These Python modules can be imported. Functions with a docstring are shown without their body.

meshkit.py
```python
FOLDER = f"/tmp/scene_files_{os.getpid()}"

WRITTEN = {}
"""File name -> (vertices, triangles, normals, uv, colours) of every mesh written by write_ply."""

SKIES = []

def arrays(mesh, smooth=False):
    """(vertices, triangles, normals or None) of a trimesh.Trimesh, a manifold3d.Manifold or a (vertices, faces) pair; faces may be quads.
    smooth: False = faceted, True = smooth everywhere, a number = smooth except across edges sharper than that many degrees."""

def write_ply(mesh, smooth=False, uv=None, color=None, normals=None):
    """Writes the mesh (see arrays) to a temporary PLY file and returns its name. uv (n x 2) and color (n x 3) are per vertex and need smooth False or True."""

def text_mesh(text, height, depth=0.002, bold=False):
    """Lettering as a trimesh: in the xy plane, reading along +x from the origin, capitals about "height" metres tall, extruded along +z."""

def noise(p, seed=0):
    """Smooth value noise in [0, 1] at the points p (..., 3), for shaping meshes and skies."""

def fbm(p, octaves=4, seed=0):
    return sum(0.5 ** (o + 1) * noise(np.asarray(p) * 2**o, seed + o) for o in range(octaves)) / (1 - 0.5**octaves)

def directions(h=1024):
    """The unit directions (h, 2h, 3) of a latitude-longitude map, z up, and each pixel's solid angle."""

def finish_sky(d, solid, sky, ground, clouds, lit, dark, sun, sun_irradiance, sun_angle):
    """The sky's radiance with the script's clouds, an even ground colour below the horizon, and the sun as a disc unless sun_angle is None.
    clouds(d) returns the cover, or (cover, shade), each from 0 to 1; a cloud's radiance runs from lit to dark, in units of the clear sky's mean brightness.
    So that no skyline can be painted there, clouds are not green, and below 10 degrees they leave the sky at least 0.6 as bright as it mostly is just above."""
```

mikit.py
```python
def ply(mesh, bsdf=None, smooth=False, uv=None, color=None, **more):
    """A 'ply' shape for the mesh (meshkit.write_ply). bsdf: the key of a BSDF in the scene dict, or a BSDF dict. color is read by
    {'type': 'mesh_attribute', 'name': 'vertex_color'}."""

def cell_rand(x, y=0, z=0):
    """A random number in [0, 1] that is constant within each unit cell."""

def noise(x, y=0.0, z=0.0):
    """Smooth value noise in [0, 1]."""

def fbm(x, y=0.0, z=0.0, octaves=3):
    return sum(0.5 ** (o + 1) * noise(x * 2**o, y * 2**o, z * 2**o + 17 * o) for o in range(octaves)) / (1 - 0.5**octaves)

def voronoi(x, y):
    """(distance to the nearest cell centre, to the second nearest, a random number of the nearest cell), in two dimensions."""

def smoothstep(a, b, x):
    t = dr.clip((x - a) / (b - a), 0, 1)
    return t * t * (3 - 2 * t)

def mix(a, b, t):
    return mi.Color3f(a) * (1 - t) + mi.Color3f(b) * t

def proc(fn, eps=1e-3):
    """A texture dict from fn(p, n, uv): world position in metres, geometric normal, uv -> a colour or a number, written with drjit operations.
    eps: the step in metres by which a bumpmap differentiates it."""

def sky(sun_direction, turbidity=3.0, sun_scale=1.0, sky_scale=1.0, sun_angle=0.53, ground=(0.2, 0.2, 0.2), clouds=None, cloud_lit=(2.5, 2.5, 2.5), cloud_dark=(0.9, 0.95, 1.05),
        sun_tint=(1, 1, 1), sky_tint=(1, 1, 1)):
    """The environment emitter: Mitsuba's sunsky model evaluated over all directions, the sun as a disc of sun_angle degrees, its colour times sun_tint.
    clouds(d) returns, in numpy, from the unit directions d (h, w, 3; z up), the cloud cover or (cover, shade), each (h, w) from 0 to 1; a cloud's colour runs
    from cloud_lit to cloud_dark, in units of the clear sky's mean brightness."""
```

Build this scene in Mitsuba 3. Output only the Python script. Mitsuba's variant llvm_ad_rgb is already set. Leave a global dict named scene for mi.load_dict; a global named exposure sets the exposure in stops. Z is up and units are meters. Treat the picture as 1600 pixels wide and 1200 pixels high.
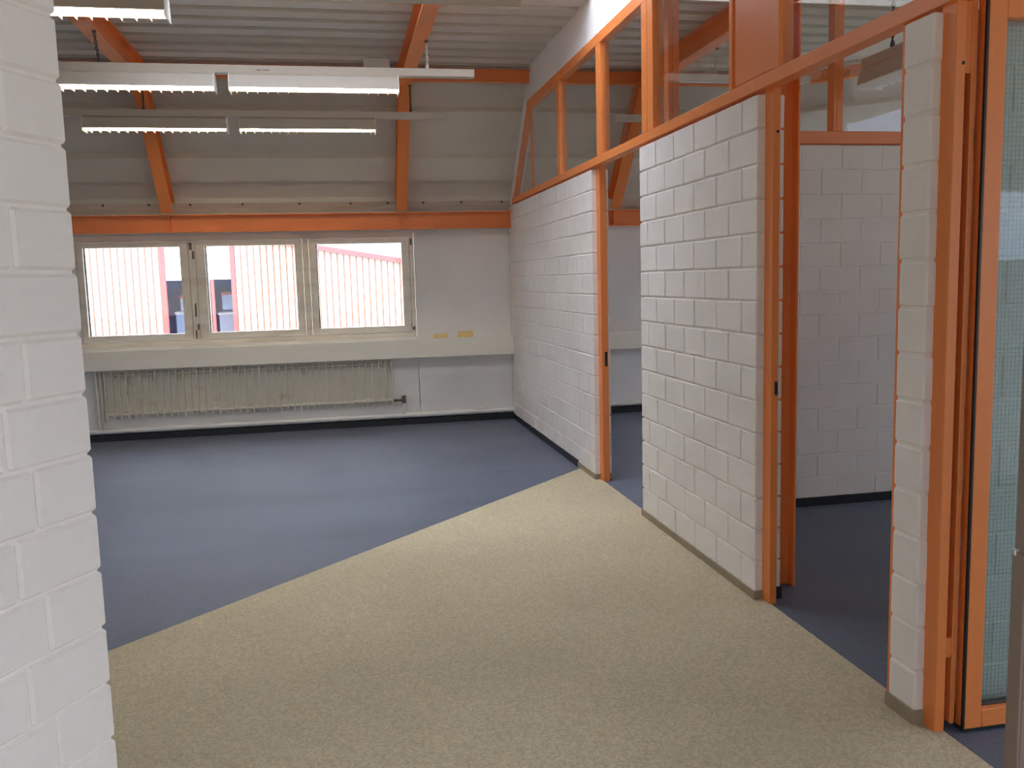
import math
import drjit as dr
import mitsuba as mi
import numpy as np
import trimesh
from shapely.geometry import Polygon, LineString
from shapely.ops import unary_union
import mikit
import meshkit
from mikit import proc, noise, fbm, mix, smoothstep, cell_rand

rng = np.random.default_rng(7)
scene, labels = {}, {}
exposure = 3.04

# ------------------------------------------------------------------ camera
FPX, YAW, PITCH, ROLL, HC = 1376.43, 0.191984, 0.117679, 0.0265497, 1.357
_f = np.array([math.sin(YAW) * math.cos(PITCH), math.cos(YAW) * math.cos(PITCH), -math.sin(PITCH)])
_r = np.array([math.cos(YAW), -math.sin(YAW), 0.0])
_d = np.cross(_f, _r)
_rr = math.cos(ROLL) * _r + math.sin(ROLL) * _d
_dd = -math.sin(ROLL) * _r + math.cos(ROLL) * _d
M = np.eye(4)
M[:3, 0], M[:3, 1], M[:3, 2], M[:3, 3] = -_rr, -_dd, _f, [0, 0, HC]
scene["camera"] = {"type": "perspective", "fov": math.degrees(2 * math.atan(800 / FPX)), "fov_axis": "x",
                   "near_clip": 0.02, "far_clip": 500.0, "to_world": mi.ScalarTransform4f(M.tolist())}

# ------------------------------------------------------------------ sky (even overcast)
SKY = 2.0
scene["sky"] = mikit.sky([0.2, -0.5, 0.8], turbidity=4.0, sun_scale=0.0, sky_scale=SKY, ground=(0.36, 0.32, 0.26),
                         clouds=lambda d: (np.ones(d.shape[:2]), 1.0 - np.clip(d[..., 2], 0, 1) + 0.1 * meshkit.fbm(d * 3.0, 3)),
                         cloud_lit=(3.3, 3.6, 4.15), cloud_dark=(0.72, 0.85, 1.12))
TUBE = (2.6, 2.2, 1.5)

# ------------------------------------------------------------------ materials
def P(rgb, rough=0.5, spec=0.5, **k):
    c = rgb if isinstance(rgb, dict) else {"type": "rgb", "value": list(rgb)}
    return {"type": "twosided", "bsdf": {"type": "principled", "base_color": c, "roughness": rough, "specular": spec, **k}}

def bumped(inner, tex, scale):
    return {"type": "twosided", "bsdf": {"type": "bumpmap", "tex": tex, "scale": scale, "inner": inner["bsdf"]}}

def white_paint(p, n, uv):
    m = fbm(p.x * 2.1, p.y * 2.1, p.z * 2.1, 3)
    s = noise(p.x * 60, p.y * 60, p.z * 60)
    return mix((0.80, 0.755, 0.695), (0.75, 0.705, 0.645), smoothstep(0.35, 0.75, m)) * (0.98 + 0.03 * s)

def block_relief(p, n, uv):
    return 0.6 * fbm(p.x * 55, p.y * 55, p.z * 55, 2) + 0.4 * noise(p.x * 9, p.y * 9, p.z * 9)

def plaster(p, n, uv):
    m = fbm(p.x * 1.3 + 4, p.y * 1.3, p.z * 1.3, 3)
    return mix((0.79, 0.765, 0.72), (0.72, 0.695, 0.655), smoothstep(0.4, 0.8, m))

def beige(p, n, uv):
    a = noise(p.x * 280, p.y * 280, 3.0)
    b = noise(p.x * 130, p.y * 130, 9.0)
    c = fbm(p.x * 1.7, p.y * 1.7, 1.0, 3)
    t = 0.55 * a + 0.45 * b
    return mix((0.41, 0.353, 0.235), (0.535, 0.463, 0.322), smoothstep(0.2, 0.8, t)) * (0.9 + 0.2 * c)

def dark(p, n, uv):
    a = noise(p.x * 240, p.y * 240, 3.0)
    b = dr.sin(p.x * 330 + p.y * 190) * dr.sin(p.y * 310 - p.x * 150)
    c = fbm(p.x * 1.1, p.y * 2.1, 5.0, 3)
    t = 0.6 * a + 0.2 * b + 0.1
    return mix((0.075, 0.089, 0.125), (0.120, 0.141, 0.190), t) * (0.82 + 0.36 * c)

def orange(p, n, uv):
    m = fbm(p.x * 3, p.y * 3, p.z * 3, 3)
    return mix((0.78, 0.240, 0.060), (0.72, 0.215, 0.052), m)

def deckc(p, n, uv):
    m = fbm(p.x * 0.9, p.y * 2.0, p.z * 2.0, 3)
    return mix((0.63, 0.595, 0.51), (0.55, 0.515, 0.44), m)

def radc(p, n, uv):
    m = fbm(p.x * 9, p.y * 9, p.z * 9, 3)
    return mix((0.70, 0.66, 0.56), (0.55, 0.48, 0.37), smoothstep(0.58, 0.85, m))

def framec(p, n, uv):
    m = fbm(p.x * 4, p.y * 4, p.z * 14, 3)
    return mix((0.74, 0.68, 0.58), (0.62, 0.56, 0.46), smoothstep(0.45, 0.8, m))

B = {
    "white_block": bumped(P(proc(white_paint), 0.55, 0.4), proc(block_relief), 0.0012),
    "mortar": P((0.62, 0.585, 0.54), 0.7, 0.3),
    "plaster": P(proc(plaster), 0.6, 0.3),
    "beige_carpet": bumped(P(proc(beige), 0.95, 0.1, sheen=0.25), proc(lambda p, n, uv: noise(p.x * 260, p.y * 260)), 0.0015),
    "dark_carpet": bumped(P(proc(dark), 0.55, 0.55, sheen=0.3), proc(lambda p, n, uv: noise(p.x * 260, p.y * 260)), 0.0010),
    "orange_paint": P(proc(orange), 0.38, 0.5),
    "orange_panel": P((0.74, 0.22, 0.060), 0.33, 0.5),
    "deck": P(proc(deckc), 0.5, 0.4),
    "beige_skirt": P((0.30, 0.245, 0.165), 0.8, 0.2),
    "black_skirt": P((0.018, 0.019, 0.022), 0.5, 0.4),
    "white_metal": P((0.86, 0.81, 0.68), 0.35, 0.5),
    "lamp_metal": P((0.47, 0.41, 0.33), 0.4, 0.5),
    "lamp_inside": P((0.90, 0.89, 0.86), 0.4, 0.4),
    "radiator_paint": P(proc(radc), 0.4, 0.5),
    "window_paint": P(proc(framec), 0.4, 0.5),
    "pvc_white": P((0.78, 0.76, 0.70), 0.4, 0.5),
    "steel": {"type": "twosided", "bsdf": {"type": "roughconductor", "material": "Al", "alpha": 0.25}},
    "grime": P((0.16, 0.125, 0.095), 0.8, 0.2),
    "black": P((0.012, 0.012, 0.012), 0.4, 0.5),
    "hook_dark": P((0.05, 0.045, 0.04), 0.5, 0.5),
    "chain_light": P((0.62, 0.60, 0.55), 0.35, 0.5),
    "slot_grey": P((0.20, 0.145, 0.115), 0.5, 0.4),
    "brown_door": P((0.20, 0.145, 0.115), 0.45, 0.4),
    "tape": P((0.75, 0.58, 0.27), 0.6, 0.3),
    "tag": P((0.8, 0.78, 0.72), 0.6, 0.3),
    "print_ink": P((0.22, 0.13, 0.10), 0.6, 0.3),
    "glass": {"type": "thindielectric", "int_ior": 1.5},
    "dimming_glass": {"type": "thindielectric", "int_ior": 1.5, "specular_transmittance": {"type": "rgb", "value": [0.84, 0.84, 0.82]}},  # clear glass with transmittance lowered to dim the side rooms behind it
    "tint_glass": {"type": "thindielectric", "int_ior": 1.5, "specular_transmittance": {"type": "rgb", "value": [0.70, 0.82, 0.80]}},
    "wire": P((0.24, 0.29, 0.29), 0.4, 0.5),
    "groove": P((0.60, 0.36, 0.27), 0.6, 0.3),
    "cladding": P((0.62, 0.55, 0.40), 0.6, 0.3),
    "red_trim": P((0.60, 0.17, 0.15), 0.5, 0.4),
    "roller": P((0.86, 0.86, 0.86), 0.5, 0.4),
    "yard": P((0.42, 0.42, 0.44), 0.9, 0.2),
    "store_floor": P((0.46, 0.48, 0.62), 0.8, 0.2),
    "blue_crate": P((0.48, 0.60, 0.80), 0.5, 0.4),
    "grey_crate": P((0.62, 0.64, 0.74), 0.5, 0.4),
    "hill": P(proc(lambda p, n, uv: mix((0.16, 0.24, 0.22), (0.24, 0.32, 0.27), fbm(p.x * 0.3, p.y * 0.3, p.z * 0.3, 3))), 0.9, 0.1),
}
for k, v in B.items():
    scene["m_" + k] = {**v, "id": "m_" + k}

# ------------------------------------------------------------------ helpers
_ref = np.array([[sx * (1 - (a != 0) * .1), sy * (1 - (a != 1) * .1), sz * (1 - (a != 2) * .1)] for sx in (-1, 1) for sy in (-1, 1) for sz in (-1, 1) for a in range(3)])
_sg = np.array([[sx, sy, sz] for sx in (-1, 1) for sy in (-1, 1) for sz in (-1, 1) for a in range(3)], float)
_in = np.array([[float(a != 0), float(a != 1), float(a != 2)] for _ in range(8) for a in range(3)])
_h = trimesh.convex.convex_hull(_ref)
_map = np.array([int(np.argmin(np.linalg.norm(_ref - v, axis=1))) for v in _h.vertices])
_F = _map[_h.faces]

def cbox(x0, x1, y0, y1, z0, z1, c=0.002):
    """chamfered box as (vertices, triangles)"""
    hd = np.array([x1 - x0, y1 - y0, z1 - z0]) / 2
    ce = np.array([x1 + x0, y1 + y0, z1 + z0]) / 2
    c = min(c, 0.45 * 2 * hd.min())
    return trimesh.Trimesh(_sg * (hd - _in * c) + ce, _F, process=False)

def box(x0, x1, y0, y1, z0, z1):
    return trimesh.creation.box(bounds=[[x0, y0, z0], [x1, y1, z1]])

def cat(*ms):
    return trimesh.util.concatenate(list(ms))

def ext_x(poly, x0, x1):
    """polygon in (y, z), extruded along x"""
    out = []
    for g in getattr(poly, "geoms", [poly]):
        m = trimesh.creation.extrude_polygon(g, x1 - x0, engine="earcut")
        v = m.vertices.copy()
        m.vertices = np.stack([v[:, 2] + x0, v[:, 0], v[:, 1]], 1)
        out.append(m)
    return cat(*out)

def ext_y(poly, y0, y1):
    """polygon in (x, z), extruded along y"""
    m = trimesh.creation.extrude_polygon(poly, y1 - y0, engine="earcut")
    v = m.vertices.copy()
    m.vertices = np.stack([v[:, 0], v[:, 2] + y0, v[:, 1]], 1)
    m.invert()
    return m

def tube(pts, r, n=8):
    pts = np.asarray(pts, float)
    ms = []
    for a, b in zip(pts[:-1], pts[1:]):
        ms.append(trimesh.creation.cylinder(r, segment=[a, b], sections=n))
    return cat(*ms)

def place(mesh, org, ang):
    """turn a mesh about z by ang (radians) and move it to org"""
    m = mesh.copy()
    c, s = math.cos(ang), math.sin(ang)
    v = m.vertices
    m.vertices = np.stack([v[:, 0] * c - v[:, 1] * s + org[0], v[:, 0] * s + v[:, 1] * c + org[1], v[:, 2] + (org[2] if len(org) > 2 else 0)], 1)
    return m

def key_for(name, parent=None):
    base = f"{parent}__{name}" if parent else name
    if base not in used:
        used.add(base)
        return base
    i = 1
    while f"{base}_{i:03d}" in used:
        i += 1
    used.add(f"{base}_{i:03d}")
    return f"{base}_{i:03d}"

used = set()

def part(name, mesh, mat, parent, smooth=False, label=None, kind=None):
    k = key_for(name, parent)
    scene[k] = mikit.ply(mesh, "m_" + mat, smooth=smooth)
    if label or kind:
        labels[k] = {**({"label": label} if label else {}), **({"kind": kind} if kind else {})}
    return k

def thing(name, label, category, group=None, kind=None):
    k = key_for(name)
    labels[k] = {"label": label}
    if category:
        labels[k]["category"] = category
    if group:
        labels[k]["group"] = group
    if kind:
        labels[k]["kind"] = kind
    return k

def struct(name, label, category="wall"):
    return thing(name, label, category, kind="structure")

# ------------------------------------------------------------------ dimensions
XP, XB = 1.65, 1.765          # faces of the block partition on the right
YW = 8.45                     # window wall
ZD = 3.12                     # lower flanges of the flat roof deck
CO, BL = 0.135, 0.25          # course height, block length
ZB = 0.031                    # first bed joint
def ymans(z):                 # deck face of the sloped roof
    return 8.444 - (z - 2.061) / 1.086

# ------------------------------------------------------------------ floor
fl = struct("floor", "dark blue grey carpet floor of the office and side rooms", "floor")
part("dark_carpet", box(-5.2, 6.2, -2.75, 8.62, -0.2, 0.0), "dark_carpet", fl)
bpoly = Polygon([(1.69, 5.95), (1.655, 6.00), (-2.6, 1.745), (-2.6, -2.4), (1.69, -2.4)])
bm = trimesh.creation.extrude_polygon(bpoly, 0.004, engine="earcut")
part("beige_carpet", bm, "beige_carpet", fl, label="beige carpet strip cut off diagonally against the dark carpet")

# ------------------------------------------------------------------ block walls
def block_wall(root, org, ang, length, thick, courses, shift=0.0, z0=ZB, joint=0.007, ch=0.006, mortar_in=0.006, jit=0.0012, odd=0.5 * 0.25):
    """local x along the wall, local y into the thickness; every block a part"""
    z1 = z0 + courses * CO
    part("mortar", place(box(mortar_in, length - mortar_in, mortar_in, thick - mortar_in, 0.0, z1 - 0.004), org, ang), "white_block", root)
    for r in range(courses):
        s = shift + (odd if r % 2 else 0.0)
        s = s % BL
        xs = [0.0] + [x for x in np.arange(s, length + 1e-6, BL) if 0.03 < x < length - 0.03] + [length]
        for a, b in zip(xs[:-1], xs[1:]):
            ja = 0 if a == 0 else joint / 2
            jb = 0 if b == length else joint / 2
            d = rng.normal(0, jit, 6)
            m = cbox(a + ja, b - jb, d[0], thick + d[1], z0 + r * CO + joint / 2 + d[2] * .4, z0 + (r + 1) * CO - joint / 2 + d[3] * .4, ch)
            part("block", place(m, org, ang), "white_block", root)

H90 = math.pi / 2
# local x -> +y, local y -> -x ; so origin on the back face
w1 = struct("wall_right", "white painted block partition at the far end, running to the window wall")
block_wall(w1, (XB, 5.62), H90, 2.80, XB - XP, 15, shift=0.125, joint=0.006, ch=0.004, jit=0.0008)
w2 = struct("wall_right", "white painted block partition piece between the two doorways")
block_wall(w2, (XB, 3.297), H90, 1.383, XB - XP, 15, shift=0.135, joint=0.008, ch=0.004, mortar_in=0.010, jit=0.0007)
w3 = struct("wall_inner", "white block cross wall closing off the side room, seen through the near doorway")
block_wall(w3, (1.77, 4.60), 0.0, 4.3, 0.115, 15, shift=0.045, joint=0.0035, ch=0.0025, mortar_in=0.003, jit=0.0008)
w4 = struct("wall_inner", "white block pier beside the wired glass door and wall running behind that door")
block_wall(w4, (1.630, 2.228), 0.0, 4.3, 0.127, 15, shift=0.13)
TH = 0.48397
wl = struct("wall_left", "white painted block wall end standing closest to the camera")
ux, uy = math.sin(TH), math.cos(TH)
L = 1.5
# local x from the near end to the visible edge, local y to the left of it
block_wall(wl, (-0.556 - ux * L, 2.100 - uy * L), math.atan2(uy, ux), L, 0.135, 21, shift=L - 0.168, odd=-0.062, z0=1.804 - 13 * CO, joint=0.008, ch=0.007, mortar_in=0.009)

# skirtings
sk = struct("baseboard_right", "brown and black skirting strips along the block partition and side rooms", "baseboard")
def skirt(x0, x1, y0, y1, z1, mat):
    part("strip", cbox(x0, x1, y0, y1, 0.0, z1, 0.002), mat, sk)
skirt(XP - 0.006, XP + 0.01, 6.05, 8.43, 0.052, "black_skirt")
skirt(XP - 0.006, XB + 0.006, 5.612, 6.05, 0.042, "beige_skirt")
skirt(XP - 0.006, XP + 0.08, 3.290, 4.687, 0.040, "beige_skirt")
skirt(XP + 0.08, XB + 0.006, 3.290, 4.6, 0.050, "black_skirt")
skirt(1.623, 1.70, 2.220, 2.361, 0.048, "beige_skirt")
skirt(1.70, 5.9, 2.222, 2.361, 0.052, "black_skirt")
skirt(1.772, 5.9, 4.592, 4.722, 0.052, "black_skirt")
skirt(XB, XB + 0.006, 5.63, 8.43, 0.052, "black_skirt")

# ------------------------------------------------------------------ window wall
wb = struct("wall_back", "white window wall below the sloped roof")
WX0, WX1, WZ0, WZ1 = -2.26, 0.728, 0.842, 1.836
part("parapet", box(-5.0, 0.733, YW, YW + 0.16, 0.0, WZ0), "plaster", wb)
part("parapet", box(-5.0, WX0, YW, YW + 0.16, WZ0, 2.02), "plaster", wb)
part("lintel", box(WX0, WX1, YW, YW + 0.16, WZ1, 2.02), "plaster", wb)
part("panel", cbox(0.737, XP - 0.001, YW - 0.002, YW + 0.16, 0.0, 2.02, 0.003), "plaster", wb)
part("panel", cbox(XP, 3.25, YW - 0.002, YW + 0.16, 0.0, 2.02, 0.003), "plaster", wb)
part("parapet", box(3.25, 4.40, YW, YW + 0.16, 0.0, WZ0), "plaster", wb)
part("lintel", box(3.25, 4.40, YW, YW + 0.16, WZ1, 2.02), "plaster", wb)
part("panel", box(4.25, 4.40, YW, YW + 0.16, WZ0, WZ1), "plaster", wb)
bb = struct("baseboard_back", "black skirting under the white pipe on the window wall", "baseboard")
part("strip", cbox(-5.0, XP - 0.002, YW - 0.03, YW, 0.0, 0.062, 0.003), "black_skirt", bb)
part("strip", cbox(XB + 0.002, 4.35, YW - 0.03, YW, 0.0, 0.062, 0.003), "black_skirt", bb)

# ------------------------------------------------------------------ roof deck
def deck_profile(s0, s1, pitch=0.22, low=0.135, run=0.012, depth=0.045, t=0.004):
    pts, s = [], s0
    while s < s1:
        pts += [(s, 0), (s + low, 0), (s + low + run, depth), (s + pitch - run, depth)]
        s += pitch
    up = [(a, b + t) for a, b in pts]
    return Polygon(pts + up[::-1])

ce = struct("ceiling", "grey ribbed metal roof deck above the office", "ceiling")
Y_TOP = ymans(ZD)
flat = deck_profile(7.435 + 0.0 - 0.22 * 50, 7.44)
flat = unary_union([Polygon([(y, z + ZD) for y, z in flat.exterior.coords])])
def clip(poly, y0, y1):
    return poly.intersection(Polygon([(y0, 0), (y1, 0), (y1, 9), (y0, 9)]))
SX0, SX1, SY0, SY1 = -1.25, 1.65, 4.45, 5.60
ym = cat(ext_x(clip(flat, -2.6, 7.52), -5.0, SX0), ext_x(clip(flat, -0.6, 7.52), SX1, 4.02),
         ext_x(clip(flat, -2.6, SY0), SX0, SX1), ext_x(clip(flat, SY1, 7.52), SX0, SX1))
part("flat_deck", ym, "deck", ce)
# curb of the roof light
part("roof_light_curb", cat(box(SX0 - .03, SX0, SY0 - .03, SY1 + .03, ZD + .0, ZD + .20), box(SX1 + .012, SX1 + .04, SY0 - .03, SY1 + .03, ZD + .045, ZD + .20),
     box(SX0, SX1, SY0 - .03, SY0, ZD + .0, ZD + .20), box(SX0, SX1, SY1, SY1 + .03, ZD + .0, ZD + .20)), "white_metal", ce)
# sloped deck: profile along the slope
slope = np.array([-1 / 1.086, 1.0]) / math.hypot(1 / 1.086, 1.0)     # up the slope (dy, dz)
outw = np.array([slope[1], -slope[0]])                               # outwards
SL = (ZD + 0.06 - 1.98) / slope[1]
pr = deck_profile(0.388 - 0.475, SL - 0.1, pitch=0.475, low=0.245, run=0.014, depth=0.050)
org = np.array([ymans(1.98 + 0.0), 1.98])
off = 0.108 + 0.22 - 0.145
prm = Polygon([tuple(org + slope * (s + 0.02) + outw * d) for s, d in pr.exterior.coords])
part("sloped_deck", ext_x(prm, -5.0, 4.36), "deck", ce)
bend = Polygon([(7.38, 3.172), (7.64, 3.172), (7.78, 2.98), (7.84, 2.98), (7.70, 3.19), (7.38, 3.19)])
part("added_bend_cover", ext_x(bend, -5.0, 4.36), "deck", ce)  # closing piece added above the bend to stop sky light leaking in
fstrip = Polygon([tuple(org + slope * s + outw * d) for s, d in ((-0.02, -0.006), (0.125, -0.006), (0.125, -0.001), (-0.02, -0.001))])
part("eave_flashing", ext_x(fstrip, -5.0, XP), "deck", ce)
sc = org + slope * 0.165
for px in (-1.98, -1.60, -1.25, -0.80, -0.30, 0.16, 0.50, 0.83, 1.19, 1.58):
    m = trimesh.creation.cylinder(0.009, segment=[[px, sc[0] - outw[0] * 0.010, sc[1] - outw[1] * 0.010], [px, sc[0], sc[1]]], sections=10)
    part("screw", m, "hook_dark", ce)
# chamfered corner of the roof, turned by 45 degrees
c45 = -math.pi / 4
def corner(mesh, x0, y0):       # local x runs along (1,-1)/sqrt2 from (x0, y0), local y outwards
    return place(mesh, (x0, y0), c45)
prc = Polygon([(y - Y_TOP, z) for y, z in prm.exterior.coords])
part("corner_deck", corner(ext_x(prc, -0.35, 2.8), 4.00, 7.50), "deck", ce)
flc = Polygon([(y, z) for y, z in [(-6, ZD), (0.02, ZD), (0.02, ZD + .005), (-6, ZD + .005)]])
c0 = np.array([4.02, 7.52])
tri = Polygon([(4.02, 7.52), (6.2, 5.3), (6.2, -0.6), (4.02, -0.6)])
tm = trimesh.creation.extrude_polygon(tri, 0.01, engine="earcut")
tm.apply_translation([0, 0, ZD])
part("corner_ceiling", tm, "deck", ce)

# ------------------------------------------------------------------ steel beams
def i_polys(path, depth, tf=0.011):
    """path = soffit line in (y, z); returns bottom flange, web, top flange polygons; depth to the left-hand (upper) side"""
    line = LineString(path)
    def band(a, b):
        A = np.array(line.parallel_offset(a, "right", join_style=2).coords) if a else np.array(path)
        Bq = np.array(line.parallel_offset(b, "right", join_style=2).coords)
        if np.linalg.norm(A[0] - Bq[0]) > np.linalg.norm(A[0] - Bq[-1]):
            Bq = Bq[::-1]
        return Polygon(np.vstack([A, Bq[::-1]]))
    return band(0, tf), band(tf, depth - tf), band(depth - tf, depth)

dperp = 0.165
ys_s = lambda z: ymans(z) - (dperp + 0.004) / math.sin(math.atan(1.086))
zs = ZD - 0.17
yk = ys_s(zs)
path = [(ys_s(2.012), 2.012), (yk, zs), (-0.5, zs)]
cut = Polygon([(-9, 2.012), (9.5, 2.012), (9.5, 9), (-9, 9)])
def rafter(xc, label):
    t = thing("rafter", label, "roof beam", "orange steel rafters under the roof deck")
    a, w, c = i_polys(path, 0.165)
    ext = lambda q: unary_union([q, q]).intersection(cut)
    part("bottom_flange", ext_x(ext(a), xc - .05, xc + .05), "orange_paint", t)
    part("web", ext_x(ext(w), xc - .006, xc + .006), "orange_paint", t)
    part("top_flange", ext_x(ext(c), xc - .05, xc + .05), "orange_paint", t)
    return t
rafter(-1.425, "orange steel rafter at the left, bending down above the first window pane")
rafter(0.617, "orange steel rafter in the middle, coming down to the right end of the windows")
rafter(2.665, "orange steel rafter in the side room, seen through the partition glazing")

def ibeam_x(t, x0, x1, y0, y1, z0, z1, tf=0.011):
    yc = (y0 + y1) / 2
    part("top_flange", cbox(x0, x1, y0, y1, z1 - tf, z1, .001), "orange_paint", t)
    part("web", box(x0, x1, yc - .004, yc + .004, z0 + tf, z1 - tf), "orange_paint", t)
    part("bottom_flange", cbox(x0, x1, y0, y1, z0, z0 + tf, .001), "orange_paint", t)
eb = thing("eave_beam", "long orange steel beam lying above the windows at the foot of the sloped roof", "steel beam")
ibeam_x(eb, -5.0, 4.30, 8.30, 8.42, 1.852, 2.005)
for xx in (-1.425, 0.617, 2.665):
    part("stiffener", box(xx - .004, xx + .004, 8.305, 8.357, 1.863, 1.994), "orange_paint", eb)

pl = ("purlin", "steel beam", "orange purlins at the bend of the roof")
for x0, x1, lb in ((-5.0, -1.477, "orange purlin at the roof bend, left of the left rafter"), (-1.373, 0.565, "orange purlin at the roof bend between the two rafters, behind the lamps"),
                   (0.669, 2.613, "orange purlin at the roof bend right of the middle rafter, passing the partition"), (2.717, 3.98, "orange purlin at the roof bend inside the side room")):
    t = thing(pl[0], lb, pl[1], pl[2])
    part("top_flange", cbox(x0, x1, 7.425, 7.485, 3.082, 3.092, .001), "orange_paint", t)
    part("web", box(x0, x1, 7.440, 7.448, 3.002, 3.082), "orange_paint", t)
    part("bottom_flange", cbox(x0, x1, 7.425, 7.485, 2.992, 3.002, .001), "orange_paint", t)
t = thing("corner_purlin", "orange purlin running askew in the roof corner, seen through the near doorway", "steel beam")
part("body", corner(cbox(0, 2.9, -0.03, 0.03, 2.99, 3.09, .002), 3.985, 7.445), "orange_paint", t)
jb = thing("junction_box", "pale box fixed at the purlin beside the middle rafter, above the lamp", "box")
part("body", cbox(0.29, 0.495, 7.25, 7.31, 3.045, 3.118, .004), "pvc_white", jb)

# ------------------------------------------------------------------ glazed partition above the block walls
wu = struct("wall_right", "white plaster strip above the partition glazing, up to the roof deck")
outer = Polygon([(8.455, 2.062), (7.468, 3.13), (7.468, 3.165), (1.9, 3.165), (1.9, 2.85), (7.505, 2.85), (8.265, 2.062)])
part("plaster", ext_x(outer, XP + 0.012, XP + 0.08), "plaster", wu)

gp = thing("partition_glazing", "orange steel glazing frame on top of the white block partition", "glazed partition")
FX0, FX1 = XP - 0.004, XP + 0.056
part("bottom_rail", cbox(FX0, FX1, 1.9, 8.235, 2.066, 2.116, .002), "orange_paint", gp)
part("top_rail", cbox(FX0, FX1, 1.9, 7.50, 2.786, 2.850, .002), "orange_paint", gp)
sm = ext_x(Polygon([(8.235, 2.10), (7.510, 2.850), (7.455, 2.850), (8.18, 2.10)]), FX0 + .01, FX1)
part("sloped_post", sm, "orange_paint", gp)
mull = [(6.40, 6.49), (5.375, 5.469), (4.455, 4.539), (4.543, 4.627), (3.520, 3.551), (3.125, 3.175), (2.20, 2.26)]
part("mullion", cbox(FX0 + .015, FX0 + .040, 7.425, 7.45, 2.116, 2.79, .002), "orange_paint", gp)
for a, b in mull:
    part("mullion", cbox(FX0, FX1, a, b, 2.116, 2.786, .002), "orange_paint", gp)
part("infill_panel", cbox(FX0 + .006, FX0 + .02, 3.179, 3.505, 2.122, 2.782, .002), "orange_panel", gp)
XG = XP + 0.014
def pane_x(y0, y1, z0, z1, root, mat="dimming_glass"):
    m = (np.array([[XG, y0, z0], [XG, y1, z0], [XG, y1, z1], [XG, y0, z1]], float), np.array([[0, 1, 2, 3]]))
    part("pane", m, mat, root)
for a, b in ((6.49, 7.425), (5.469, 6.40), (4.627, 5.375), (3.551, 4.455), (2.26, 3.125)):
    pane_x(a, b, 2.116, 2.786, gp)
part("pane", (np.array([[XG, 7.45, 2.116], [XG, 8.18, 2.116], [XG, 7.51, 2.786], [XG, 7.45, 2.786]], float), np.array([[0, 1, 2, 3]])), "dimming_glass", gp)

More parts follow.
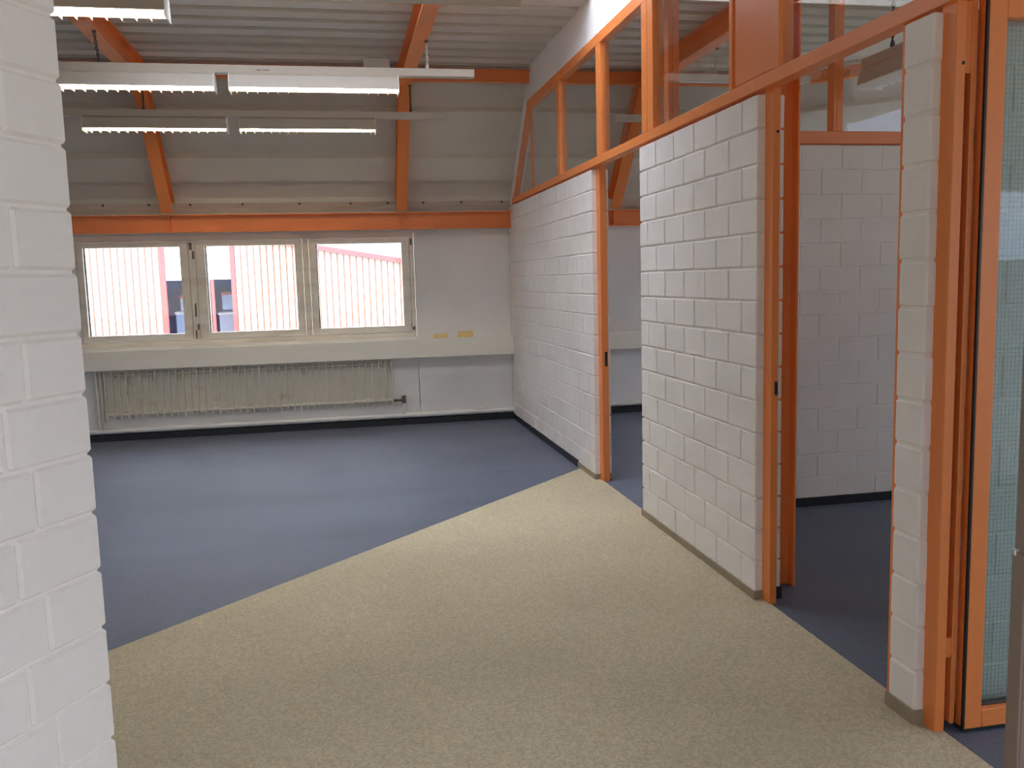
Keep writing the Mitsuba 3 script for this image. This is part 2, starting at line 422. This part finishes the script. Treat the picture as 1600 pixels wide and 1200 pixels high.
cg = thing("cross_glazing", "orange framed glazing on top of the cross wall inside the side room", "glazed partition")
part("bottom_rail", cbox(1.77, 5.9, 4.605, 4.66, 2.066, 2.135, .002), "orange_paint", cg)
part("top_rail", cbox(1.77, 5.9, 4.605, 4.66, 2.88, 2.932, .002), "orange_paint", cg)
for a in (1.79, 2.757, 3.72, 4.68):
    part("mullion", cbox(a, a + .021, 4.60, 4.665, 2.135, 2.88, .002), "orange_paint", cg)
    part("mullion", cbox(a + .024, a + .062, 4.605, 4.66, 2.135, 2.88, .002), "orange_paint", cg)
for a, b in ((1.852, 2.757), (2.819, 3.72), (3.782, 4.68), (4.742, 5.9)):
    part("pane", (np.array([[a, 4.635, 2.135], [b, 4.635, 2.135], [b, 4.635, 2.88], [a, 4.635, 2.88]], float), np.array([[0, 1, 2, 3]])), "dimming_glass", cg)

# door frames of the two open doorways
def jamb(name, label, boxes, hole_y=None):
    t = thing(name, label, "door frame", kind="structure")
    for b in boxes:
        part("jamb", cbox(*b, .002), "orange_paint", t)
    return t
d1 = jamb("door_1", "orange steel door jambs of the far doorway", [(1.684, 1.728, 5.545, 5.622, 0.0, 2.066), (1.684, 1.728, 4.682, 4.740, 0.0, 2.066)])
part("strike_plate", cbox(1.704, 1.722, 5.5435, 5.546, 0.775, 0.87, .001), "black", d1)
d2 = jamb("door_2", "orange steel door jambs of the near doorway", [(1.683, 1.714, 3.232, 3.298, 0.0, 2.066), (1.660, 1.695, 2.350, 2.405, 0.0, 2.066)])
part("strike_plate", cbox(1.698, 1.712, 3.2305, 3.233, 0.87, 0.925, .001), "black", d2)
part("screw_hole", trimesh.creation.cylinder(0.006, segment=[[1.702, 3.2305, 1.90], [1.702, 3.234, 1.90]], sections=10), "black", d2)

# steel column behind the partition
col = thing("steel_column", "orange brown steel column standing just inside the near doorway", "column")
part("flange", cbox(1.790, 1.799, 3.40, 3.50, 0.0, 3.11, .001), "orange_paint", col)
part("flange", cbox(1.881, 1.890, 3.40, 3.50, 0.0, 3.11, .001), "orange_paint", col)
part("web", box(1.799, 1.881, 3.446, 3.454, 0.0, 3.11), "orange_paint", col)
tg = thing("paper_tag", "small white paper tag stuck on the steel column above the near doorway", "tag")
part("paper", cbox(1.776, 1.796, 3.394, 3.398, 2.39, 2.435, .0005), "tag", tg)

# ------------------------------------------------------------------ wired glass door
wd = struct("door_3", "orange framed wired glass door standing open against the block wall", "door")
DY0, DY1 = 2.150, 2.195
DX0, DX1 = 1.742, 2.60
part("hinge_stile", cbox(DX0, DX0 + .055, DY0, DY1, 0.012, 2.075, .002), "orange_paint", wd)
part("lock_stile", cbox(DX1 - .055, DX1, DY0, DY1, 0.012, 2.075, .002), "orange_paint", wd)
part("bottom_rail", cbox(DX0 + .055, DX1 - .055, DY0, DY1, 0.012, 0.066, .002), "orange_paint", wd)
part("top_rail", cbox(DX0 + .055, DX1 - .055, DY0, DY1, 2.02, 2.075, .002), "orange_paint", wd)
part("gasket", box(DX0 - .006, DX0, DY0 + .001, DY0 + .010, 0.008, 2.075), "black", wd)
part("gasket", box(DX0, DX1, DY0 + .001, DY1, 0.006, 0.012), "black", wd)
gx0, gx1 = DX0 + .055, DX1 - .055
part("pane", (np.array([[gx0, 2.170, .066], [gx1, 2.170, .066], [gx1, 2.170, 2.02], [gx0, 2.170, 2.02]], float), np.array([[0, 1, 2, 3]])), "tint_glass", wd)
part("bead", cat(box(gx0, gx1, 2.172, 2.182, .066, .078), box(gx0, gx0 + .004, 2.172, 2.182, .066, 2.02)), "black", wd)
wm = []
for x in np.arange(gx0 + .006, gx1, 0.0127):
    wm.append(box(x - .0004, x + .0004, 2.1705, 2.1710, .07, 2.018))
for z in np.arange(.074, 2.02, 0.0127):
    wm.append(box(gx0, gx1, 2.1705, 2.1710, z - .0004, z + .0004))
part("wire_mesh", cat(*wm), "wire", wd, kind="stuff", label="square wire mesh inside the glass")

df = struct("door_frame", "orange steel frame post between the white pier and the wired glass door", "door frame")
part("post", cbox(1.659, 1.691, 2.172, 2.232, 0.0, 2.50, .002), "orange_paint", df)
part("slot", box(1.690, 1.716, 2.205, 2.212, 0.0, 2.1), "slot_grey", df)
part("bridge", cat(box(1.688, 1.716, 2.180, 2.206, 0.225, 0.285), box(1.688, 1.716, 2.180, 2.206, 1.88, 2.1)), "orange_paint", df)
part("stop", cbox(1.712, 1.728, 2.176, 2.215, 0.02, 2.1, .002), "orange_paint", df)
part("lock_recess", box(1.700, 1.712, 2.2035, 2.206, 1.80, 1.88), "black", df)
part("screw_hole", trimesh.creation.cylinder(0.005, segment=[[1.683, 2.1705, 1.905], [1.683, 2.174, 1.905]], sections=10), "black", df)

# edge of the brown door leaf at the right border
bd = struct("door_4", "brown door leaf edge right beside the camera", "door")
nx, ny = 1.0525, 1.20
dirv = np.array([0.93, -0.30])
dirv = dirv / np.linalg.norm(dirv)
ang = math.atan2(dirv[1], dirv[0])
part("leaf", place(cbox(0, 0.5, -0.045, 0.0, 0.01, 2.02, .002), (nx, ny), ang), "brown_door", bd)
part("edge_strip", place(cbox(-0.004, 0.001, -0.045, -0.001, 0.01, 0.905, .001), (nx, ny), ang), "brown_door", bd)
part("latch", place(cbox(-0.006, 0.002, -0.016, -0.008, 0.897, 0.909, .001), (nx, ny), ang), "steel", bd)
part("strike_plate", place(cbox(0.004, 0.024, -0.0462, -0.040, 0.66, 0.83, .0003), (nx, ny), ang), "lamp_metal", bd)

# ------------------------------------------------------------------ windows
wn = struct("window_1", "row of three white framed windows in the back wall", "window")
def window_unit():
    y0, y1 = YW - 0.004, YW + 0.09
    sashes = [(-2.235, -1.305, -2.188, -1.373), (-1.237, -0.302, -1.158, -0.366), (-0.239, 0.680, -0.177, 0.613)]
    SZ0, SZ1, PZ0, PZ1 = 0.895, 1.779, 0.951, 1.732
    # outer frame pieces
    part("sill_piece", cbox(WX0, WX1, y0, y1, WZ0, SZ0 - .004, .003), "window_paint", wn)
    part("head_piece", cbox(WX0, WX1, y0, y1, SZ1 + .004, WZ1, .003), "window_paint", wn)
    for a, b in ((WX0, -2.239), (-1.301, -1.241), (-0.298, -0.243), (0.684, WX1)):
        part("upright", cbox(a, b, y0, y1, SZ0 - .004, SZ1 + .004, .003), "window_paint", wn)
    for i, (a, b, pa, pb) in enumerate(sashes):
        outer = Polygon([(a, SZ0), (b, SZ0), (b, SZ1), (a, SZ1)], [[(pa, PZ0), (pb, PZ0), (pb, PZ1), (pa, PZ1)]])
        s = part("sash", ext_y(outer, YW - 0.018, YW + 0.055), "window_paint", wn)
        part("pane", (np.array([[pa, YW + .02, PZ0], [pb, YW + .02, PZ0], [pb, YW + .02, PZ1], [pa, YW + .02, PZ1]], float), np.array([[0, 1, 2, 3]])), "glass", s)
        hx = (b - 0.033) if i < 2 else (a + 0.031)
        h = cat(cbox(hx - .013, hx + .013, YW - .028, YW - .018, 1.215, 1.285, .003), cbox(hx - .009, hx + .009, YW - .060, YW - .028, 1.262, 1.280, .003),
                cbox(hx - .009, hx + .009, YW - .062, YW - .046, 1.155, 1.280, .003))
        part("handle", h, "window_paint", s)
        sp = cat(box(pa, pa + .010, YW + .024, YW + .030, PZ0, PZ1), )
        part("spacer", sp, "black", s)
    # worn fittings on the upright between the first two sashes
    for z0_, z1_, x0_, x1_ in ((1.70, 1.765, -1.290, -1.268), (1.62, 1.69, -1.270, -1.252), (1.10, 1.22, -1.276, -1.262), (0.90, 0.975, -1.284, -1.270), (0.98, 1.03, -1.262, -1.248)):
        part("fitting", cbox(x0_, x1_, YW - .012, YW - .004, z0_, z1_, .002), "grime", wn)
    for z0_, z1_ in ((1.71, 1.77), (0.905, 0.94)):
        part("fitting", cbox(0.694, 0.712, YW - .014, YW - .004, z0_, z1_, .003), "grime", wn)
window_unit()

# ------------------------------------------------------------------ cable trunking, radiator, pipe
tk = thing("sill_trunking", "long white cable trunking along the wall under the windows", "cable trunking")
part("body", cbox(-5.0, XP - 0.002, 8.305, YW - 0.003, 0.648, 0.818, .004), "white_metal", tk)
part("lid", cbox(-5.0, XP - 0.002, 8.297, 8.310, 0.650, 0.826, .003), "white_metal", tk)
tk2 = thing("sill_trunking", "white cable trunking on the back wall of the far side room", "cable trunking")
part("body", cbox(XB + 0.002, 4.25, 8.305, YW - 0.003, 0.648, 0.818, .004), "white_metal", tk2)
part("lid", cbox(XB + 0.002, 4.25, 8.297, 8.310, 0.650, 0.826, .003), "white_metal", tk2)

rd = thing("radiator", "long white finned radiator below the windows", "radiator")
part("back_panel", cbox(-2.075, 0.475, 8.415, 8.435, 0.225, 0.70, .003), "radiator_paint", rd)
part("header_tube", tube([[-2.075, 8.405, 0.245], [0.50, 8.405, 0.245]], 0.018, 12), "radiator_paint", rd, smooth=40)
part("header_tube", tube([[-2.075, 8.405, 0.60], [0.475, 8.405, 0.60]], 0.018, 12), "radiator_paint", rd, smooth=40)
for i in range(43):
    x = -2.072 + i * 0.0605
    part("fin", cbox(x - .0042, x + .0042, 8.338, 8.416, 0.205, 0.635, .001), "radiator_paint", rd)
part("valve", cat(tube([[0.47, 8.39, 0.245], [0.565, 8.39, 0.245]], 0.012, 10), tube([[0.575, 8.39, 0.215], [0.575, 8.39, 0.285]], 0.020, 10), tube([[0.575, 8.36, 0.245], [0.575, 8.41, 0.245]], 0.014, 10)), "grime", rd, smooth=40)
part("feed_pipe", tube([[0.575, 8.39, 0.215], [0.575, 8.405, 0.105]], 0.011, 10), "pvc_white", rd, smooth=40)
for xx in (-2.155, -2.115):
    part("riser_pipe", tube([[xx, 8.40, 0.64], [xx, 8.40, 0.105]], 0.012, 10), "radiator_paint", rd, smooth=40)
pp = thing("floor_pipe", "white heating pipe running along the foot of the window wall", "pipe")
part("tube", tube([[-5.0, 8.418, 0.092], [XP - 0.002, 8.418, 0.092]], 0.024, 16), "pvc_white", pp, smooth=40)
for xx in (-1.55, 0.74):
    part("joint_ring", tube([[xx - .012, 8.418, 0.092], [xx + .012, 8.418, 0.092]], 0.027, 16), "pvc_white", pp, smooth=40)
pp2 = thing("floor_pipe", "white pipe along the foot of the back wall in the far side room", "pipe")
part("tube", tube([[XB + 0.002, 8.418, 0.092], [4.25, 8.418, 0.092]], 0.024, 16), "pvc_white", pp2, smooth=40)
for i, (a, b, zt) in enumerate(((0.885, 1.030, 0.862), (1.120, 1.275, 0.878))):
    t = thing("tape_strip", ["yellow tape strip above the trunking, the left one, nearer the windows", "yellow tape strip above the trunking, the right one, nearer the partition"][i], "tape", "yellow tape strips on the wall above the trunking")
    part("strip", box(a, b, YW - .0035, YW - .002, 0.80, zt), "tape", t)
kn = thing("wall_knob", "small pale knob on the wall low beside the block partition", "knob")
part("head", trimesh.creation.icosphere(2, 0.012).apply_translation([1.378, YW - .014, 0.145]), "pvc_white", kn, smooth=True)
part("stem", tube([[1.378, YW - .012, 0.145], [1.378, YW + .002, 0.145]], 0.006, 8), "pvc_white", kn)

# ------------------------------------------------------------------ hanging lamps
def chain(root, a, b, mat, r=0.0028, ll=0.026):
    a, b = np.array(a, float), np.array(b, float)
    n = max(2, int(np.linalg.norm(b - a) / (ll * 0.72)))
    ms = []
    for i in range(n):
        tor = trimesh.creation.torus(ll * 0.30, r, major_sections=10, minor_sections=5)
        tor.apply_scale([1.0, 1.6, 1.0])
        q = trimesh.transformations.rotation_matrix(math.pi / 2, [1, 0, 0])
        tor.apply_transform(q)
        tor.apply_transform(trimesh.transformations.rotation_matrix((i % 2) * math.pi / 2 + 0.4, [0, 0, 1]))
        tor.apply_transform(trimesh.geometry.align_vectors([0, 0, 1], (b - a) / np.linalg.norm(b - a)))
        tor.apply_translation(a + (b - a) * (i + .5) / n)
        ms.append(tor)
    part("chain", cat(*ms), mat, root, smooth=True)

def lamp(label, xs, rail, org, ang, ztop, chains=(), group="fluorescent lamps hanging on chains", mark=None, lit=True):
    """local x along the lamp; rail = (x0, x1); xs = list of (x0, x1) housings"""
    t = thing("hanging_lamp", label, "lamp", group)
    pl_ = lambda m: place(m, org, ang)
    part("rail", pl_(cbox(rail[0], rail[1], -0.033, 0.033, ztop - .052, ztop, .003)), "lamp_metal", t)
    for x0, x1 in xs:
        zt, zb = ztop - .050, ztop - .146
        prof = [(-.034, zt), (-.062, zt - .02), (-.078, zb), (-.074, zb), (-.058, zt - .023), (.058, zt - .023), (.074, zb), (.078, zb), (.062, zt - .02), (.034, zt)]
        hm = ext_x(Polygon(prof), x0 + .003, x1 - .003)
        h = part("housing", pl_(hm), "lamp_metal", t)
        inner = ext_x(Polygon([(-.0735, zb + .001), (-.057, zt - .0245), (.057, zt - .0245), (.0735, zb + .001), (.0725, zb + .001), (.056, zt - .026), (-.056, zt - .026), (-.0725, zb + .001)]), x0 + .004, x1 - .004)
        part("reflector", pl_(inner), "lamp_inside", h)
        endp = Polygon([(-.036, zt), (-.064, zt - .02), (-.080, zb - .022), (.080, zb - .022), (.064, zt - .02), (.036, zt)])
        for xe in (x0, x1 - .004):
            part("end_cap", pl_(ext_x(endp, xe, xe + .004)), "lamp_inside", h)
        bl = [box(xb_ - .0006, xb_ + .0006, -.070, .070, zb - .018, zb + .022) for xb_ in np.arange(x0 + .04, x1 - .03, .065)]
        part("louvre", pl_(cat(*bl)), "lamp_inside", h, kind="stuff", label="row of white cross blades under the tube")
        tm_ = tube([[x0 + .05, 0, zt - .055], [x1 - .05, 0, zt - .055]], 0.013, 10)
        k = part("tube", pl_(tm_), "lamp_inside", h, label="fluorescent tube")
        if lit:
            scene[k]["emitter"] = {"type": "area", "radiance": {"type": "rgb", "value": list(TUBE)}}
    for (cx, cy, cz, tx, ty, tz, mat) in chains:
        chain(t, (cx, cy, cz), (tx, ty, tz), mat)
        hk = cat(tube([[cx, cy, cz], [cx, cy, cz + .012]], 0.007, 8), cbox(cx - .012, cx + .012, cy - .008, cy + .008, cz + .006, cz + .014, .001))
        part("hook", hk, "hook_dark", t)
        part("hanger", cbox(tx - .009, tx + .009, ty - .010, ty + .010, tz - .004, tz + .030, .002), mat, t)
    if mark:
        part("label_print", mark, "print_ink", t)
    return t

zl2 = 2.772
mk = cat(*[box(0.0 - .445 + i * .011, -.445 + i * .011 + w_, 6.065, 6.0672, 2.737, 2.745) for i, w_ in enumerate((.008, .009, .007, .0, .006, .009, .007, .008)) if w_])
lamp("middle hanging lamp, its white rail end crossing the middle orange rafter", [(-1.80, -0.703), (-0.617, 0.466)], (-3.2, 0.978), (0, 6.1), 0.0, zl2,
     [(-1.39, 6.02, 2.932, -1.39, 6.1, zl2, "hook_dark"), (0.66, 6.06, 2.932, 0.665, 6.1, zl2, "chain_light")], mark=mk)
zl3 = 2.722
lamp("long hanging lamp with two lit housings, closest to the window wall", [(-1.82, -0.775), (-0.685, 0.366)], (-3.2, 0.927), (0, 7.35), 0.0, zl3,
     [(-1.385, 7.36, 2.932, -1.385, 7.35, zl3, "hook_dark"), (0.655, 7.36, 2.925, 0.655, 7.35, zl3, "hook_dark")])
zl1 = 2.757
lamp("hanging lamp closest to the camera, cut by the top edge of the photo", [(-1.80, -0.703)], (-3.2, 0.96), (0, 4.45), 0.0, zl1,
     [(-1.39, 4.45, 2.932, -1.39, 4.45, zl1, "hook_dark")])
lamp("hanging lamp in the far side room, its white rail seen through the partition glazing", [(3.05, 3.35)], (2.403, 3.45), (0, 6.1), 0.0, zl2, lit=False,
     chains=[(2.72, 6.06, 2.932, 2.72, 6.1, zl2, "chain_light")])
lamp("hanging lamp deep in the far side room, its rail showing faintly behind the partition glazing", [(2.75, 3.70)], (2.356, 3.75), (0, 7.35), 0.0, 2.717, lit=False,
     chains=[(2.70, 7.36, 2.932, 2.70, 7.35, 2.717, "hook_dark")])
lamp("short hanging lamp in the near side room, seen end on above the near doorway", [(-0.62, 0.0)], (-1.15, 0.03), (2.91, 4.50), H90, 2.505,
     lit=False, chains=[(2.91, 4.30, 3.118, 2.91, 4.30, 2.505, "hook_dark"), (2.91, 3.50, 3.118, 2.91, 3.50, 2.505, "hook_dark")])

# ------------------------------------------------------------------ corner of the building in the side rooms
we = struct("wall_corner", "white outer wall of the side rooms below the roof corner")
part("parapet", corner(box(0, 2.45, 0, 0.16, 0.0, 0.85), 4.35, 8.45), "plaster", we)
part("parapet", corner(box(0, 2.45, 0, 0.16, 1.84, 2.05), 4.35, 8.45), "plaster", we)
part("parapet", corner(box(0, 2.45, 0, 0.16, 0.85, 1.84), 4.35, 8.45), "plaster", we)  # unseen infill of the window band, keeps outside light off the corner deck

we2 = struct("added_wall_east", "white unseen wall with open band, added to cut daylight in the near side room")
part("parapet", box(5.95, 6.1, 2.22, 5.2, 0.0, 0.85), "plaster", we2)  # out-of-view wall added to reduce light in the near side room
part("lintel", box(5.95, 6.1, 2.22, 5.2, 1.84, 3.12), "plaster", we2)
wr2 = struct("added_wall_rear", "white unseen rear wall added to cut fill light beside the wired glass door")
part("parapet", box(1.75, 6.1, -0.75, -0.6, 0.0, 1.4), "plaster", wr2)  # out-of-view wall added to hold back fill light from the rear right
part("lintel", box(1.75, 6.1, -0.75, -0.6, 1.84, 3.12), "plaster", wr2)
wo = struct("added_wall_west", "white unseen wall added to close the left side of the office against fill light")
part("plaster", box(-5.15, -5.0, -2.6, 8.6, 0.0, 3.12), "plaster", wo)  # out-of-view wall added, closed fully to reduce fill from the left
wr = struct("added_wall_rear", "white unseen rear wall added behind the camera to limit fill light")
part("parapet", box(-5.0, 1.6, -2.75, -2.6, 0.0, 0.8), "plaster", wr)  # out-of-view wall added; its open band sets the fill from behind
part("lintel", box(-5.0, 1.6, -2.75, -2.6, 2.2, 3.12), "plaster", wr)

# ------------------------------------------------------------------ outside: warehouse across the yard
FY = 22.0
def roofz(x):
    return 2.225 - 0.177 * (x + 0.47)
wh = thing("warehouse", "cream ribbed metal warehouse with red trim across the yard, seen through the windows", "building")
def panels(x0, x1):
    x = x0
    while x < x1 - .03:
        e = min(x + .15, x1)
        a, b = x + .016, e - .016
        q = Polygon([(a, -3.5), (b, -3.5), (b, roofz(b)), (a, roofz(a))])
        part("cladding_panel", ext_y(q, FY - .03, FY), "cladding", wh)
        x += .15
panels(-9.0, -4.02)
panels(-2.36, 2.6)
part("backing", cat(ext_y(Polygon([(-9, -3.5), (-4.0, -3.5), (-4.0, roofz(-4.0)), (-9, roofz(-9))]), FY + .001, FY + .05),
                    ext_y(Polygon([(-2.4, -3.5), (2.6, -3.5), (2.6, roofz(2.6)), (-2.4, roofz(-2.4))]), FY + .001, FY + .05)), "groove", wh)
vz = Polygon([(-9, roofz(-9) - .02), (2.75, roofz(2.75) - .02), (2.75, roofz(2.75) + .09), (-9, roofz(-9) + .09)])
part("roof_verge", ext_y(vz, FY - .12, FY + 9), "red_trim", wh)
for a, b in ((-4.02, -3.93), (-2.46, -2.36), (-2.93, -2.86)):
    part("post", cbox(a, b, FY - .06, FY + .06, -3.5, (1.55 if a == -2.93 else 2.9), .005), "red_trim", wh)
part("post", cbox(-3.06, -2.95, FY - .02, FY + .06, -3.5, 1.55, .005), "cladding", wh)
for i in range(9):
    part("shutter_slat", cbox(-3.93, -2.46, FY - .01, FY + .02, 1.545 + i * .15, 1.545 + (i + 1) * .15 - .006, .008), "roller", wh)
part("threshold", cbox(-4.0, -2.4, FY - .1, FY + 6, -3.6, -3.5, .01), "store_floor", wh)
part("inner_wall", cat(box(-4.6, -1.8, FY + 6, FY + 6.1, -3.5, 3.0), box(-4.7, -4.6, FY + .05, FY + 6, -3.5, 3), box(-1.8, -1.7, FY + .05, FY + 6, -3.5, 3)), "store_floor", wh)
cr = np.random.default_rng(3)
for i, (x, z, w_, h_, mt) in enumerate(((-3.75, 0.25, .45, .55, "blue_crate"), (-3.6, 0.85, .5, .35, "grey_crate"), (-2.75, 0.25, .38, .5, "grey_crate"), (-2.7, 0.9, .3, .35, "blue_crate"))):
    t = thing("storage_crate", ["blue grey crate at the left in the open warehouse gate, the lower one", "grey crate on top of the blue one in the warehouse gate", "grey crate at the right in the warehouse gate, the lower one", "blue crate on top of the grey one at the right in the warehouse gate"][i], "crate", "crates in the warehouse gate")
    y = FY + 1.2
    part("body", cbox(x - w_ / 2, x + w_ / 2, y, y + .6, (-3.5 if z == .25 else .80), z + (h_ if z == .25 else h_), .02), mt, t)
    part("rim", cbox(x - w_ / 2 - .02, x + w_ / 2 + .02, y - .02, y + .62, z + h_ - .08, z + h_ - .02, .01), "red_trim" if i % 2 else "roller", t)
yd = struct("ground", "grey yard below the windows", "yard")
part("asphalt", box(-60, 60, 8.8, 140, -3.7, -3.6), "yard", yd)
hl = struct("hill", "pale blue green wooded hill beyond the warehouse roof", "hill")
gx, gy = np.meshgrid(np.linspace(-60, 120, 91), np.linspace(150, 230, 31))
gz = -4 + 14.5 * np.exp(-((gx - 42) / 42) ** 2 - ((gy - 190) / 26) ** 2) + 1.6 * meshkit.fbm(np.stack([gx / 3, gy / 3, gx * 0], -1), 4)
idx = np.arange(gx.size).reshape(gx.shape)
fq = np.stack([idx[:-1, :-1], idx[:-1, 1:], idx[1:, 1:], idx[1:, :-1]], -1).reshape(-1, 4)
part("slope", (np.stack([gx, gy, gz], -1).reshape(-1, 3), fq), "hill", hl, smooth=True)
